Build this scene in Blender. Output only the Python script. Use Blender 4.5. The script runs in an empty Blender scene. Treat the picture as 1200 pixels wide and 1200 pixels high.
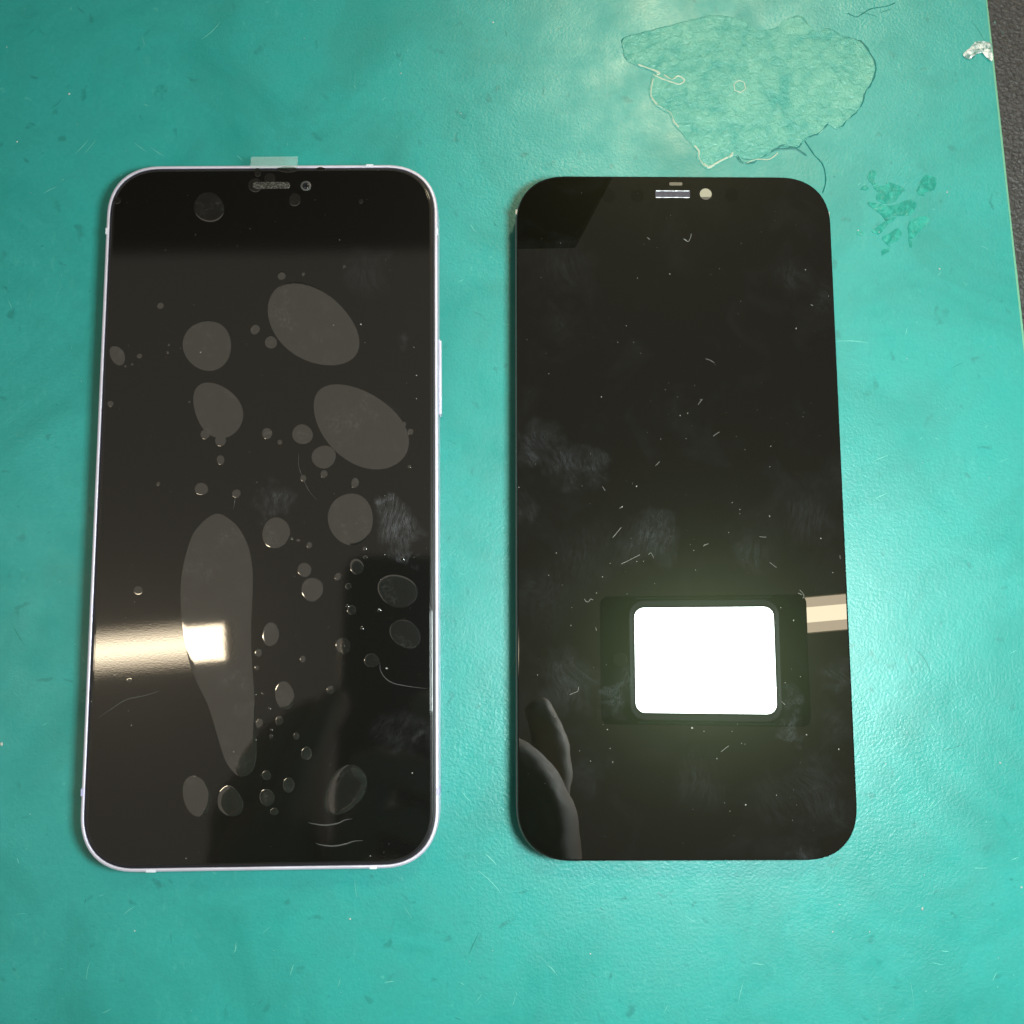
import bpy, bmesh, math, random
from mathutils import Vector, Matrix, Quaternion, noise
random.seed(11)
S = bpy.context.scene
COL = S.collection
MM = 0.001

# ------------------------------------------------------------------ camera
F, NX, NY = 1200.0, 585.0, 765.0          # focal length and nadir point, in photo pixels
H = 0.238                                 # lens height above the mat
zc = -Vector((NX-600, -(NY-600), -F)).normalized()
xw = (Vector((1,0,0)) - zc*zc.x).normalized()
yw = zc.cross(xw)
R = Matrix((xw, yw, zc))                  # camera space -> world space
cd = bpy.data.cameras.new('camera'); cam = bpy.data.objects.new('camera', cd); COL.objects.link(cam)
cam.matrix_world = Matrix.Translation((0,0,H)) @ R.to_4x4()
cd.sensor_width = 36; cd.lens = 36*F/1200; cd.clip_start = 0.002; cd.clip_end = 60
S.camera = cam

def px(x, y, z=0.0):
    """point of the horizontal plane at height z that the photo shows at pixel x, y"""
    v = R @ Vector((x-600, -(y-600), -F)); t = (z-H)/v.z
    return Vector((v.x*t, v.y*t, z))
def mirror(x, y, h, zs=0.0074):
    """point at height h whose reflection in the glass at height zs shows at pixel x, y"""
    p = px(x, y, zs); k = 1 + (h-zs)/(H-zs)
    return Vector((p.x*k, p.y*k, h))

# ------------------------------------------------------------------ room light
W = bpy.data.worlds.new('World'); S.world = W; W.use_nodes = True
bg = W.node_tree.nodes['Background']; bg.inputs[0].default_value = (1.0, 0.90, 0.74, 1); bg.inputs[1].default_value = 0.23
S.view_settings.view_transform = 'Standard'; S.view_settings.look = 'None'
S.view_settings.exposure = 0.12; S.view_settings.gamma = 1.0
S.render.engine = 'CYCLES'
S.cycles.max_bounces = 6; S.cycles.diffuse_bounces = 2; S.cycles.glossy_bounces = 4; S.cycles.transparent_max_bounces = 4
S.cycles.caustics_reflective = False; S.cycles.caustics_refractive = False

LAMP_POWER = 103.0        # radiance of the work lamp diffuser
TUBE_POWER = 19.0        # radiance of the fluorescent tubes
TOP_POWER = 100.0         # radiance of the far warm ceiling light

# ------------------------------------------------------------------ helpers
class NT:
    def __init__(s, m):
        s.t = m.node_tree; s.n = s.t.nodes; s.l = s.t.links
    def add(s, typ, **kw):
        n = s.n.new(typ)
        for k, v in kw.items():
            if k in n.inputs: n.inputs[k].default_value = v
            else: setattr(n, k, v)
        return n
    def link(s, a, b): s.l.new(a, b)
    def noise(s, vec, scale, detail=4, rough=.55, dist=0):
        n = s.n.new('ShaderNodeTexNoise'); n.inputs['Scale'].default_value = scale; n.inputs['Detail'].default_value = detail
        n.inputs['Roughness'].default_value = rough; n.inputs['Distortion'].default_value = dist
        s.l.new(vec, n.inputs['Vector']); return n.outputs['Fac']
    def ramp(s, fac, stops):
        n = s.n.new('ShaderNodeValToRGB'); e = n.color_ramp.elements
        while len(e) < len(stops): e.new(.5)
        for i, (p, c) in enumerate(stops):
            e[i].position = p; e[i].color = (c, c, c, 1) if isinstance(c, (int, float)) else (*c, 1)
        s.l.new(fac, n.inputs['Fac']); return n.outputs['Color']
    def math(s, op, a, b=None, clamp=False):
        n = s.n.new('ShaderNodeMath'); n.operation = op; n.use_clamp = clamp
        for i, v in enumerate((a, b)):
            if v is None: continue
            if isinstance(v, (int, float)): n.inputs[i].default_value = v
            else: s.l.new(v, n.inputs[i])
        return n.outputs[0]
    def mix(s, fac, a, b, mode='MIX'):
        n = s.n.new('ShaderNodeMix'); n.data_type = 'RGBA'; n.blend_type = mode
        for i, v in ((0, fac), (6, a), (7, b)):
            if isinstance(v, (int, float)): n.inputs[i].default_value = v
            elif isinstance(v, tuple): n.inputs[i].default_value = (*v, 1)
            else: s.l.new(v, n.inputs[i])
        return n.outputs[2]
    def spot(s, vec, c, r, soft=.6):
        """1 inside a round region about c (metres), fading to 0 at radius r"""
        a = s.n.new('ShaderNodeVectorMath'); a.operation = 'DISTANCE'; s.l.new(vec, a.inputs[0]); a.inputs[1].default_value = c
        m = s.n.new('ShaderNodeMapRange'); m.inputs[1].default_value = r; m.inputs[2].default_value = r*(1-soft)
        m.inputs[3].default_value = 0; m.inputs[4].default_value = 1; s.l.new(a.outputs['Value'], m.inputs[0]); return m.outputs[0]
    def bump(s, h, strength, dist):
        n = s.n.new('ShaderNodeBump'); n.inputs['Strength'].default_value = strength; n.inputs['Distance'].default_value = dist
        s.l.new(h, n.inputs['Height']); return n.outputs['Normal']

def mat(name, base=(.5,.5,.5), rough=.5, metal=0, ior=1.5, coat=0, coat_rough=.03, alpha=1, spec=.5, trans=0):
    m = bpy.data.materials.new(name); m.use_nodes = True
    b = m.node_tree.nodes['Principled BSDF']; i = b.inputs
    i['Base Color'].default_value = (*base, 1); i['Roughness'].default_value = rough; i['Metallic'].default_value = metal
    i['IOR'].default_value = ior; i['Coat Weight'].default_value = coat; i['Coat Roughness'].default_value = coat_rough
    i['Alpha'].default_value = alpha; i['Specular IOR Level'].default_value = spec; i['Transmission Weight'].default_value = trans
    return m, b, NT(m)
def emit(name, col, power):
    m = bpy.data.materials.new(name); m.use_nodes = True; t = m.node_tree
    t.nodes.remove(t.nodes['Principled BSDF']); e = t.nodes.new('ShaderNodeEmission')
    e.inputs[0].default_value = (*col, 1); e.inputs[1].default_value = power
    t.links.new(e.outputs[0], t.nodes['Material Output'].inputs[0]); return m

def obj(name, me, material=None, parent=None, smooth=True):
    if isinstance(me, bmesh.types.BMesh):
        b = me; me = bpy.data.meshes.new(name); bmesh.ops.recalc_face_normals(b, faces=b.faces); b.to_mesh(me); b.free()
    if material: me.materials.append(material)
    o = bpy.data.objects.new(name, me); COL.objects.link(o)
    if smooth:
        for p in me.polygons: p.use_smooth = True
        me.set_sharp_from_angle(angle=math.radians(38))
        for p in me.polygons:
            if len(p.vertices) > 6: p.use_smooth = False      # flat caps stay flat
    if parent: o.parent = parent
    return o
def empty(name, loc=(0,0,0), rz=0):
    o = bpy.data.objects.new(name, None); COL.objects.link(o); o.location = loc; o.rotation_euler = (0,0,rz); o.empty_display_size = .02; return o
def tag(o, label=None, cat=None, group=None, kind=None):
    for k, v in (('label',label),('category',cat),('group',group),('kind',kind)):
        if v: o[k] = v
    return o

def rrect(w, h, r, n=14, p=2.35):
    """rounded rectangle outline with squircle-like corners"""
    pts = []
    for sx, sy, a0 in ((1,1,0),(-1,1,90),(-1,-1,180),(1,-1,270)):
        for k in range(n+1):
            a = math.radians(a0 + 90*k/n); c, s = math.cos(a), math.sin(a)
            q = (abs(c)**p + abs(s)**p)**(-1/p)
            pts.append(((w/2-r)*sx + r*c*q, (h/2-r)*sy + r*s*q))
    return pts
def loft(bm, rings, cap0=True, cap1=True):
    """rings: list of lists of (x,y,z) of equal length"""
    vs = [[bm.verts.new(p) for p in r] for r in rings]
    n = len(vs[0])
    for a, b in zip(vs, vs[1:]):
        for i in range(n): bm.faces.new((a[i], a[(i+1)%n], b[(i+1)%n], b[i]))
    if cap0: bm.faces.new(vs[0][::-1])
    if cap1: bm.faces.new(vs[-1])
    return vs
def ring(pts, z): return [(x, y, z) for x, y in pts]
def slab(pts_fn, z0, z1, bev):
    """slab from outline function of inset, with rounded upper and lower edge"""
    bm = bmesh.new(); rs = []
    for a in (0, 30, 60, 90): rs.append(ring(pts_fn(bev*(1-math.sin(math.radians(a)))), z0 + bev*(1-math.cos(math.radians(a)))))
    for a in (90, 60, 30, 0): rs.append(ring(pts_fn(bev*(1-math.sin(math.radians(a)))), z1 - bev*(1-math.cos(math.radians(a)))))
    loft(bm, rs); return bm
def spline(pts, n=6, closed=True):
    out = []; L = len(pts)
    for i in range(L if closed else L-1):
        g = (lambda k: pts[k % L]) if closed else (lambda k: pts[max(0, min(L-1, k))])
        p0, p1, p2, p3 = g(i-1), g(i), g(i+1), g(i+2)
        for k in range(n):
            t = k/n
            out.append(tuple(.5*((2*b)+(c-a)*t+(2*a-5*b+4*c-d)*t*t+(3*b-a-3*c+d)*t**3) for a, b, c, d in zip(p0,p1,p2,p3)))
    if not closed: out.append(tuple(pts[-1]))
    return out
def dome(bm, outline, c, z, h, prof=((1,0),(.96,.6),(.9,.9),(.7,.98),(.35,.995))):
    """low blister over an outline about centre c"""
    rs = [[(c[0]+(x-c[0])*k, c[1]+(y-c[1])*k, z+h*f) for x, y in outline] for k, f in prof]
    vs = loft(bm, rs, cap0=False, cap1=False); t = bm.verts.new((c[0], c[1], z+h)); last = vs[-1]
    for i in range(len(last)): bm.faces.new((last[i], last[(i+1)%len(last)], t))
def box(bm, x0, x1, y0, y1, z0, z1):
    loft(bm, [[(x0,y0,z),(x1,y0,z),(x1,y1,z),(x0,y1,z)] for z in (z0,z1)])
def ribbon(bm, pts, widths, h):
    """low ridge along a line of (x,y,z) points lying on a surface: triangular section"""
    n = len(pts); rows = []
    for i, p in enumerate(pts):
        a, b = Vector(pts[max(0,i-1)]), Vector(pts[min(n-1,i+1)]); d = (b-a); d.z = 0
        if d.length < 1e-9: d = Vector((1,0,0))
        d.normalize(); s = Vector((-d.y, d.x, 0)); w = widths[i] if isinstance(widths, (list, tuple)) else widths
        p = Vector(p); rows.append([bm.verts.new(p - s*w/2), bm.verts.new(p + Vector((0,0,h))), bm.verts.new(p + s*w/2)])
    for a, b in zip(rows, rows[1:]):
        bm.faces.new((a[0],b[0],b[1],a[1])); bm.faces.new((a[1],b[1],b[2],a[2]))
def scr(x, y, base, s=1.0): return (base[0]+x*s, base[1]+y*s)

# ================================================================== setting
TABLE_Z = -0.0025
m, b, t = mat('black_leatherette', (.022,.021,.022), .42)
tc = t.add('ShaderNodeTexCoord').outputs['Object']
vor = t.add('ShaderNodeTexVoronoi', Scale=900.0); t.link(tc, vor.inputs['Vector'])
hn = t.noise(tc, 1600, 3); hh = t.math('ADD', vor.outputs['Distance'], hn)
t.link(t.bump(hh, .8, .0005), b.inputs['Normal'])
t.link(t.ramp(t.noise(tc, 1100, 3), [(.3,(.03,.029,.03)),(.7,(.075,.072,.074))]), b.inputs['Base Color'])
bm = bmesh.new(); box(bm, -.5, .5, -.4, .5, TABLE_Z-.03, TABLE_Z)
tag(obj('table_top', bm, m, smooth=False), kind='structure')

# ---- teal mat
m, b, t = mat('teal_rubber', (.02,.33,.26), .36, spec=.7); M_MAT = m
tc = t.add('ShaderNodeTexCoord').outputs['Object']
big = t.noise(tc, 14, 3, .6); mid = t.noise(tc, 90, 4, .62); fine = t.noise(tc, 900, 2, .6); spots = t.noise(tc, 230, 2, .5, .6)
c = t.mix(big, (.020,.315,.285), (.032,.375,.345))
c = t.mix(t.ramp(mid, [(.42,0),(.72,.55)]), c, (.013,.285,.255))
c = t.mix(t.ramp(spots, [(.66,0),(.74,.62)]), c, (.010,.19,.17))
c = t.mix(t.ramp(t.noise(tc, 330, 2, .5), [(.73,0),(.78,.45)]), c, (.11,.50,.42))
c = t.mix(t.ramp(fine, [(.3,.26),(.62,0)]), c, (.010,.255,.23))
sq_ = t.n.new('ShaderNodeMapping'); sq_.inputs['Scale'].default_value = (1,.4,1); sq_.inputs['Rotation'].default_value = (0,0,.75); t.link(tc, sq_.inputs['Vector'])
worn = t.math('MULTIPLY', t.ramp(t.noise(sq_.outputs[0], 620, 3, .65), [(.56,0),(.70,.25)]), t.ramp(t.noise(tc, 38, 3, .6), [(.48,0),(.62,1)]))
c = t.mix(worn, c, (.10,.47,.41))
c = t.mix(t.math('MULTIPLY', t.ramp(t.noise(tc, 26, 4, .65, .8), [(.46,0),(.70,.75)]), 1.0), c, (.011,.245,.215))
t.link(c, b.inputs['Base Color'])
t.link(t.ramp(mid, [(.3,.31),(.7,.45)]), b.inputs['Roughness'])
hb = t.math('ADD', t.math('MULTIPLY', t.noise(tc, 90, 3), .8), t.math('MULTIPLY', t.noise(tc, 1500, 1), .35))
hb = t.math('MULTIPLY', hb, t.ramp(big, [(.35,.35),(.65,1)]))
t.link(t.bump(hb, .42, .0005), b.inputs['Normal'])
e0, e1 = px(1157, 0), px(1200, 395); ed = (e1-e0).normalized()
ea, eb = e0 + ed*-.16, e0 + ed*.42
bm = bmesh.new()
poly = [(-.30, ea.y), (ea.x, ea.y), (eb.x, eb.y), (-.30, eb.y)]
vs = [bm.verts.new((x,y,0)) for x,y in poly]; bm.faces.new(vs)
r = bmesh.ops.extrude_face_region(bm, geom=bm.faces[:]); bmesh.ops.translate(bm, vec=(0,0,TABLE_Z+.0001), verts=[v for v in r['geom'] if isinstance(v, bmesh.types.BMVert)])
bmesh.ops.bevel(bm, geom=[e for e in bm.edges if all(abs(v.co.z)<1e-6 for v in e.verts)], offset=.0004, segments=2, affect='EDGES')
MAT = tag(obj('work_mat', bm, M_MAT, smooth=False), 'worn teal rubber repair mat under both phones', 'mat')
m, b, t = mat('cut_edge_rubber', (.15,.40,.26), .5)
bm = bmesh.new(); nrm = Vector((ed.y, -ed.x, 0));  nrm = nrm if nrm.x > 0 else -nrm
pts = [ea + ed*(k*.58/40) - nrm*.00022 + Vector((0,0,.00003)) for k in range(41)]
ribbon(bm, pts, [.00045*(1+.5*noise.noise(p*300)) for p in pts], .00006); tag(obj('cut_edge', bm, m, MAT), 'pale cut edge of the mat')

# scratches and scuffs in the mat
m, b, t = mat('pale_scratch', (.16,.55,.47), .45)
m2, b, t = mat('dark_scratch', (.008,.17,.14), .4)
SCR = [(258,26,236,46),(88,180,104,163),(99,180,112,164),(157,167,172,178),(176,172,193,183),(277,182,285,189),(51,227,66,219),(169,122,174,124),
       (461,60,463,64),(470,72,468,78),(274,1117,278,1108),(276,1115,277,1104),(101,1148,105,1128),(340,1143,344,1130),(416,1030,419,1053),(568,1000,582,1014),(540,925,552,940),
       (1086,948,1096,938),(865,1176,872,1148),(1103,1114,1112,1115),(1163,1150,1168,1139),(1090,848,1100,862),(640,1130,653,1143),(1024,540,1042,533),(1025,585,1040,578),
       (584,903,592,917),(560,1020,588,1048),(450,1152,462,1150),(980,400,1018,402),(558,272,551,262),(20,1005,22,1012),(145,1072,158,1062)]
for nm, mm_, sel in (('pale_scratches', m, 0), ('dark_scratches', m2, 1)):
    bm = bmesh.new()
    L = SCR if sel == 0 else [(1030,20,1004,14),(1045,10,1030,15),(1072,760,1088,780),(1085,775,1092,792),(1105,880,1130,872)]
    L = list(L)
    for k in range(170 if sel == 0 else 60):
        x, y = random.uniform(0,1190), random.uniform(0,1200); a = random.gauss(math.radians(-35), .9); l = random.expovariate(1/7)+1.2
        L.append((x, y, x+l*math.cos(a), y+l*math.sin(a)))
    for i, (x0,y0,x1,y1) in enumerate(L):
        big_ = i < len(SCR) and sel == 0
        p0, p1 = px(x0,y0,.00006), px(x1,y1,.00006); n = 5; bow = random.uniform(-.06,.06)*(p1-p0).length
        s = Vector((-(p1-p0).y, (p1-p0).x, 0)).normalized()
        pp = [p0.lerp(p1, k/n) + s*bow*math.sin(math.pi*k/n) for k in range(n+1)]
        w = random.uniform(.00009,.00017) if big_ or sel else random.uniform(.00006,.00014)
        ribbon(bm, pp, [w*math.sin(math.pi*(k+.5)/(n+1)) for k in range(n+1)], .00001)
    tag(obj(nm, bm, mm_, MAT), kind='stuff')

# ---- dried glue stain at the top of the mat
def z1(x, y): return (700+x*.29167, y*.29167)
ST = [(115,155),(200,132),(300,105),(400,82),(450,68),(530,75),(590,90),(640,130),(710,120),(760,85),(810,70),(840,100),(880,135),(930,122),(980,150),(1040,165),(1085,210),(1110,270),(1095,330),(1070,370),(1050,430),(1000,480),(965,512),(925,495),(890,530),(830,555),(800,590),(740,580),(690,610),(640,640),(590,650),(560,620),(530,630),(480,655),(440,672),(410,640),(405,605),(360,550),(310,490),(295,455),(240,420),(215,380),(225,310),(250,295),(190,270),(130,245),(108,200)]
m, b, t = mat('dried_glue', (.075,.42,.335), .33, spec=.85); M_GLUE = m
tc = t.add('ShaderNodeTexCoord').outputs['Object']
n1 = t.noise(tc, 120, 6, .7, .5); n2 = t.noise(tc, 520, 4, .65, .4)
t.link(t.mix(t.ramp(n1, [(.35,0),(.66,1)]), (.045,.34,.285), (.165,.47,.37)), b.inputs['Base Color'])
t.link(t.bump(t.math('ADD', n1, t.math('MULTIPLY', n2, 1.3)), .75, .0007), b.inputs['Normal'])
out = spline([tuple(px(*z1(*p), 0))[:2] for p in ST], 5)
out = [(x+.00025*noise.noise(Vector((x*900,y*900,3))), y+.00025*noise.noise(Vector((x*900,y*900,8)))) for x, y in out]
bm = bmesh.new(); top = [bm.verts.new((x,y,.00011)) for x,y in out]; low = [bm.verts.new((x,y,.00001)) for x,y in out]
n = len(out); bm.faces.new(top)
for i in range(n): bm.faces.new((low[i], low[(i+1)%n], top[(i+1)%n], top[i]))
STAIN = tag(obj('glue_stain', bm, M_GLUE, smooth=False), 'large pale dried glue patch with ragged rim above the frameless phone', 'stain')
m, b, t = mat('glue_rim', (.008,.16,.14), .5)
m_l, b_, t_ = mat('glue_rim_pale', (.50,.58,.46), .35)  # pale colour paints the glints on the lower left rim
bm = bmesh.new(); bl = bmesh.new(); N = len(out)
def rimw(f):
    # f: place along the outline, 0..1
    k = f*len(ST)
    if 0 <= k < 8: return .00022
    if 8 <= k < 14: return .00042
    if 14 <= k < 20: return .00085 if 15.0 < k < 18.5 else .0006
    if 20 <= k < 25: return .00055
    if 25 <= k < 32: return .0009
    return .0003
seg_d = []; seg_l = []; scx = sum(q[0] for q in out)/N; scy = sum(q[1] for q in out)/N
for i in range(N+1):
    x, y = out[i % N]; f = (i % N)/N; w = 1.15*rimw(f)*(1+.55*noise.noise(Vector((x*700,y*700,1))))
    (seg_d if f*len(ST) < 31.5 or f*len(ST) > 44.5 else seg_l).append(((x,y,.00005), w))
for b2, sg in ((bm, [q for q in seg_d[:]]), (bl, seg_l)):
    run = []
    for q in sg + [None]:
        if q is None or (run and (Vector(q[0])-Vector(run[-1][0])).length > .004):
            if len(run) > 1 and b2 is bl:
                for r0 in range(0, len(run)-1, 3):
                    sub = run[r0:r0+4]
                    if len(sub) > 1 and random.random() < .85: kk = random.uniform(.4,1.4); ribbon(b2, [(r[0][0], r[0][1], .00019) for r in sub], [r[1]*kk for r in sub], .0001)
            elif len(run) > 1:
                for r0 in range(0, len(run)-1, 5):
                    sub = run[r0:r0+6]; kk = random.uniform(.45,1.25)
                    if len(sub) > 1 and random.random() < .92: ribbon(b2, [(r[0][0]+(r[0][0]-scx)*.012, r[0][1]+(r[0][1]-scy)*.012, .00006) for r in sub], [r[1]*kk*(.5+.5*math.sin(math.pi*(i_+.5)/len(sub))) for i_, r in enumerate(sub)], .00012)
            elif False: ribbon(b2, [r[0] for r in run], [r[1] for r in run], .00016)
            run = []
        if q is not None: run.append(q)
# secondary curves
for crv, w in (([(830,560),(870,620),(905,660),(917,710),(915,745),(905,775)], .00028), ([(1005,52),(1040,68),(1065,55),(1100,35),(1160,25),(1195,12)], .0002), ([(565,620),(590,640),(650,638),(700,605),(760,598),(800,600),(840,625)], .0005)):
    pp = [px(*z1(*q), .00005) for q in spline(crv, 6, False)]
    ribbon(bm, pp, [w*(1+.6*noise.noise(p*800)) for p in pp], .00012)
# pale flecks and hexagon
for crv, w in (([(225,300),(265,318),(300,330),(330,338),(350,322),(325,305),(300,318),(268,300)], .00035), ([(530,632),(545,612)], .0005), ([(430,655),(445,672),(470,662)], .0005), ([(225,315),(218,350),(216,385),(238,415)], .0003),
               ([(600,655),(640,640),(690,640),(725,615)], .0003)):
    pp = [px(*z1(*q), .00014) for q in spline(crv, 5, False)]
    ribbon(bl, pp, [w*(1+.7*noise.noise(p*1300)) for p in pp], .00012)
hexp = [px(*z1(572+25*math.cos(math.radians(60*k+20)), 347+25*math.sin(math.radians(60*k+20))), .00014) for k in range(7)]
ribbon(bl, hexp, .00028, .0001)
bp = bmesh.new(); lp = [(x, y, .0001) for x, y in out] + [(*out[0], .0001)]
ribbon(bp, lp, [.0009*(1+.6*noise.noise(Vector(q)*600)) for q in lp], .00010); obj('lip', bp, M_GLUE, STAIN)
tag(obj('dark_rim', bm, m, STAIN), 'dark curled rim of the patch'); tag(obj('pale_rim', bl, m_l, STAIN), 'pale rim with painted glints and small hexagon ring')

# ---- dark glue residue flakes right of the second phone
def z3(x, y): return (950+x*.20833, 180+y*.20833)
FL = [[(320,115),(350,92),(370,120),(355,150),(375,185),(440,165),(500,180),(530,205),(500,235),(480,260),(440,280),(370,265),(375,215),(340,175),(325,145)],
      [(318,275),(400,290),(490,285),(560,255),(588,280),(580,335),(520,350),(460,345),(420,375),(400,350),(350,310)],
      [(600,180),(650,125),(700,140),(708,175),(690,205),(640,215),(635,240),(600,225)],
      [(550,385),(640,350),(670,375),(655,400),(610,440),(590,465),(560,480),(570,520),(555,525),(550,460)],
      [(400,470),(450,440),(490,420),(515,450),(490,490),(470,500),(440,520),(420,500)],
      [(400,540),(440,530),(435,560),(405,568)], [(345,435),(390,400),(420,370),(480,355),(440,400),(400,440),(370,455)], [(280,195),(310,180),(325,200),(290,212)],
      [(262,440),(280,432),(298,446),(285,460),(268,455)]]
m, b, t = mat('residue', (.012,.27,.22), .25)
tc = t.add('ShaderNodeTexCoord').outputs['Object']
t.link(t.mix(t.ramp(t.noise(tc, 420, 4, .6, 1), [(.42,0),(.62,1)]), (.012,.25,.20), (.035,.37,.30)), b.inputs['Base Color'])
t.link(t.bump(t.noise(tc, 500, 4), .5, .0003), b.inputs['Normal'])
RES = tag(empty('glue_residue', px(1050,250)), 'dark teal glue residue flaked on the mat near its right edge', 'stain')
for f in FL:
    bm = bmesh.new(); o2 = spline([tuple(px(*z3(*p))-RES.location)[:2] for p in f], 2)
    o2 = [(x+.0006*noise.noise(Vector((x*1700,y*1700,3))), y+.0006*noise.noise(Vector((x*1700,y*1700,8)))) for x, y in o2]
    top = [bm.verts.new((x,y,.00009)) for x,y in o2]; low = [bm.verts.new((x,y,.00001)) for x,y in o2]; bm.faces.new(top)
    for i in range(len(o2)): bm.faces.new((low[i], low[(i+1)%len(o2)], top[(i+1)%len(o2)], top[i]))
    obj('flake', bm, m, RES, smooth=False)

# ---- white torn chip at the mat's edge
def z2(x, y): return (950+x*.20833, y*.20833)
m, b, t = mat('torn_film', (.62,.66,.65), .18, spec=.8)
tc = t.add('ShaderNodeTexCoord').outputs['Object']
t.link(t.mix(t.ramp(t.noise(tc, 900, 4, .7), [(.4,0),(.6,1)]), (.10,.24,.21), (.8,.82,.8)), b.inputs['Base Color'])
bm = bmesh.new(); cc = px(*z2(950,290)); nn = 13
o2 = spline([tuple(px(*z2(*p))-cc)[:2] for p in [(855,305),(900,265),(930,235),(975,238),(1010,242),(1018,290),(1022,340),(1000,342),(985,305),(955,300),(925,310),(900,335),(870,330)]], 3)
rs = []
for k in (1,.8,.6,.35,.12):
    rs.append([(x*k, y*k, .00006+(1-k)*.0004+.0006*abs(noise.noise(Vector((x*k*1100,y*k*1100,5))))) for x,y in o2])
loft(bm, rs, cap0=False); ch = obj('film_scrap', bm, m, smooth=False); ch.location = cc
tag(ch, 'crumpled whitish scrap stuck at the right edge of the mat', 'scrap')

# ================================================================== left phone
# placed by its four edges as seen in the photo
ZL = 0.0074
cT, cB = (px(122.5,290,ZL)+px(513.5,290,ZL))/2, (px(94,950,ZL)+px(514.5,950,ZL))/2
axis = (cT-cB).normalized(); rotL = math.atan2(-axis.x, axis.y)
yT, yB = px(315,193,ZL), px(305,1020.5,ZL)
tL = ((yT-cB).dot(axis), (yB-cB).dot(axis)); cL = cB + axis*(tL[0]+tL[1])/2; hL = tL[0]-tL[1]; wL = ((px(513.5,290,ZL)-px(122.5,290,ZL)).length + (px(514.5,950,ZL)-px(94,950,ZL)).length)/2
PH = empty('smartphone', (cL.x, cL.y, 0), rotL)
tag(PH, 'smartphone with lilac metal frame and a bubbled film on its black screen', 'smartphone')
def toL(x, y, z=ZL+.0002):
    p = px(x, y, z); d = p - Vector((cL.x, cL.y, z)); c_, s_ = math.cos(-rotL), math.sin(-rotL)
    return Vector((d.x*c_-d.y*s_, d.x*s_+d.y*c_, z))
RC = .0128
outl = lambda i: rrect(wL-2*i, hL-2*i, RC-i)
M_FRAME, b, t = mat('lilac_aluminium', (.88,.83,1.0), .42, metal=.6)
tc = t.add('ShaderNodeTexCoord').outputs['Object']
t.link(t.ramp(t.noise(tc, 220, 4), [(.3,.36),(.7,.5)]), b.inputs['Roughness'])
bm = bmesh.new()   # frame: outer wall, rounded lip, inner wall
rs = [ring(outl(.0006), .0000), ring(outl(.0002), .0002), ring(outl(0), .0006), ring(outl(0), ZL-.0005), ring(outl(.00012), ZL-.0002), ring(outl(.00034), ZL-.00004), ring(outl(.0006), ZL), ring(outl(.00078), ZL-.00008), ring(outl(.00085), ZL-.0005), ring(outl(.00085), ZL-.003)]
loft(bm, rs, cap1=True)
obj('frame', bm, M_FRAME, PH)
# black gasket seen as the dark line between frame and glass
M_GASK, b, t = mat('black_gasket', (.006,.006,.012), .5)
bm = bmesh.new(); rs = [ring(outl(.00087), ZL-.0029), ring(outl(.00087), ZL-.00025), ring(outl(.0013), ZL-.0002), ring(outl(.0016), ZL-.0029)]
loft(bm, rs, False, False); obj('gasket', bm, M_GASK, PH)
# antenna bands: pale plastic inserts, slightly proud of the frame
M_BAND, b, t = mat('antenna_plastic', (.74,.74,.82), .45)
M_BANDL, b, t = mat('antenna_plastic_lilac', (.52,.50,.80), .45)
hw, hh_ = wL/2, hL/2
def band(x, y, side, ln=.0017, mm_=M_BAND):
    p = toL(x, y); bm = bmesh.new(); pr = .00005
    if side in 'LR':
        s = -1 if side == 'L' else 1; xs = sorted((s*(hw+pr), s*(hw-.0006)))
        box(bm, xs[0], xs[1], p.y-ln/2, p.y+ln/2, .0012, ZL+.00002)
    else:
        s = -1 if side == 'B' else 1; ys = sorted((s*(hh_+pr), s*(hh_-.0006)))
        box(bm, p.x-ln/2, p.x+ln/2, ys[0], ys[1], .0012, ZL+.00002)
    bmesh.ops.bevel(bm, geom=bm.edges[:], offset=.0001, segments=1, affect='EDGES')
    obj('antenna_band', bm, mm_, PH)
band(124,270,'L'); band(433,194,'T'); band(513,270,'R'); band(514,928,'R', mm_=M_BANDL); band(95,929,'L', mm_=M_BANDL); band(176,1020,'B', .0022); band(437,1020,'B', .0016)
# side button
p0, p1 = toL(517,394), toL(517,484); bm = bmesh.new()
box(bm, hw-.0002, hw+.0006, p1.y, p0.y, .0022, .0056); bmesh.ops.bevel(bm, geom=bm.edges[:], offset=.00035, segments=3, affect='EDGES')
obj('side_button', bm, M_FRAME, PH)
# screen glass
M_GLASS, b, t = mat('black_screen_glass', (.002,.002,.002), .35, coat=1, coat_rough=.02)
inn = lambda i: rrect(wL-2*(.00125+i), hL-2*(.00125+i), RC-.00125-i)
GL = obj('screen_glass', slab(inn, ZL-.0028, ZL+.0001, .0003), M_GLASS, PH)
# earpiece and front camera under the film
M_MESHG, b, t = mat('earpiece_mesh', (.10,.095,.085), .45, metal=.3)
tc = t.add('ShaderNodeTexCoord').outputs['Object']
t.link(t.mix(t.ramp(t.noise(tc, 2600, 2), [(.45,0),(.6,1)]), (.02,.019,.017), (.13,.125,.115)), b.inputs['Base Color'])
p = toL(318,217.5); p0, p1 = toL(297,217.5), toL(341,217.5); we = (p1-p0).length
ZF = ZL+.00028    # upper side of the film
bm = bmesh.new(); loft(bm, [[(p.x+x*k, p.y+y*k, ZF+z) for x,y in rrect(we, .0017, .0008, 6, 2)] for k, z in ((1,.00001),(.97,.00006))], cap0=False)
obj('earpiece', bm, M_MESHG, GL)
M_LENS, b, t = mat('front_lens', (.012,.012,.016), .1, coat=1)
M_LRING, b, t = mat('lens_ring', (.07,.07,.07), .35)
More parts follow.
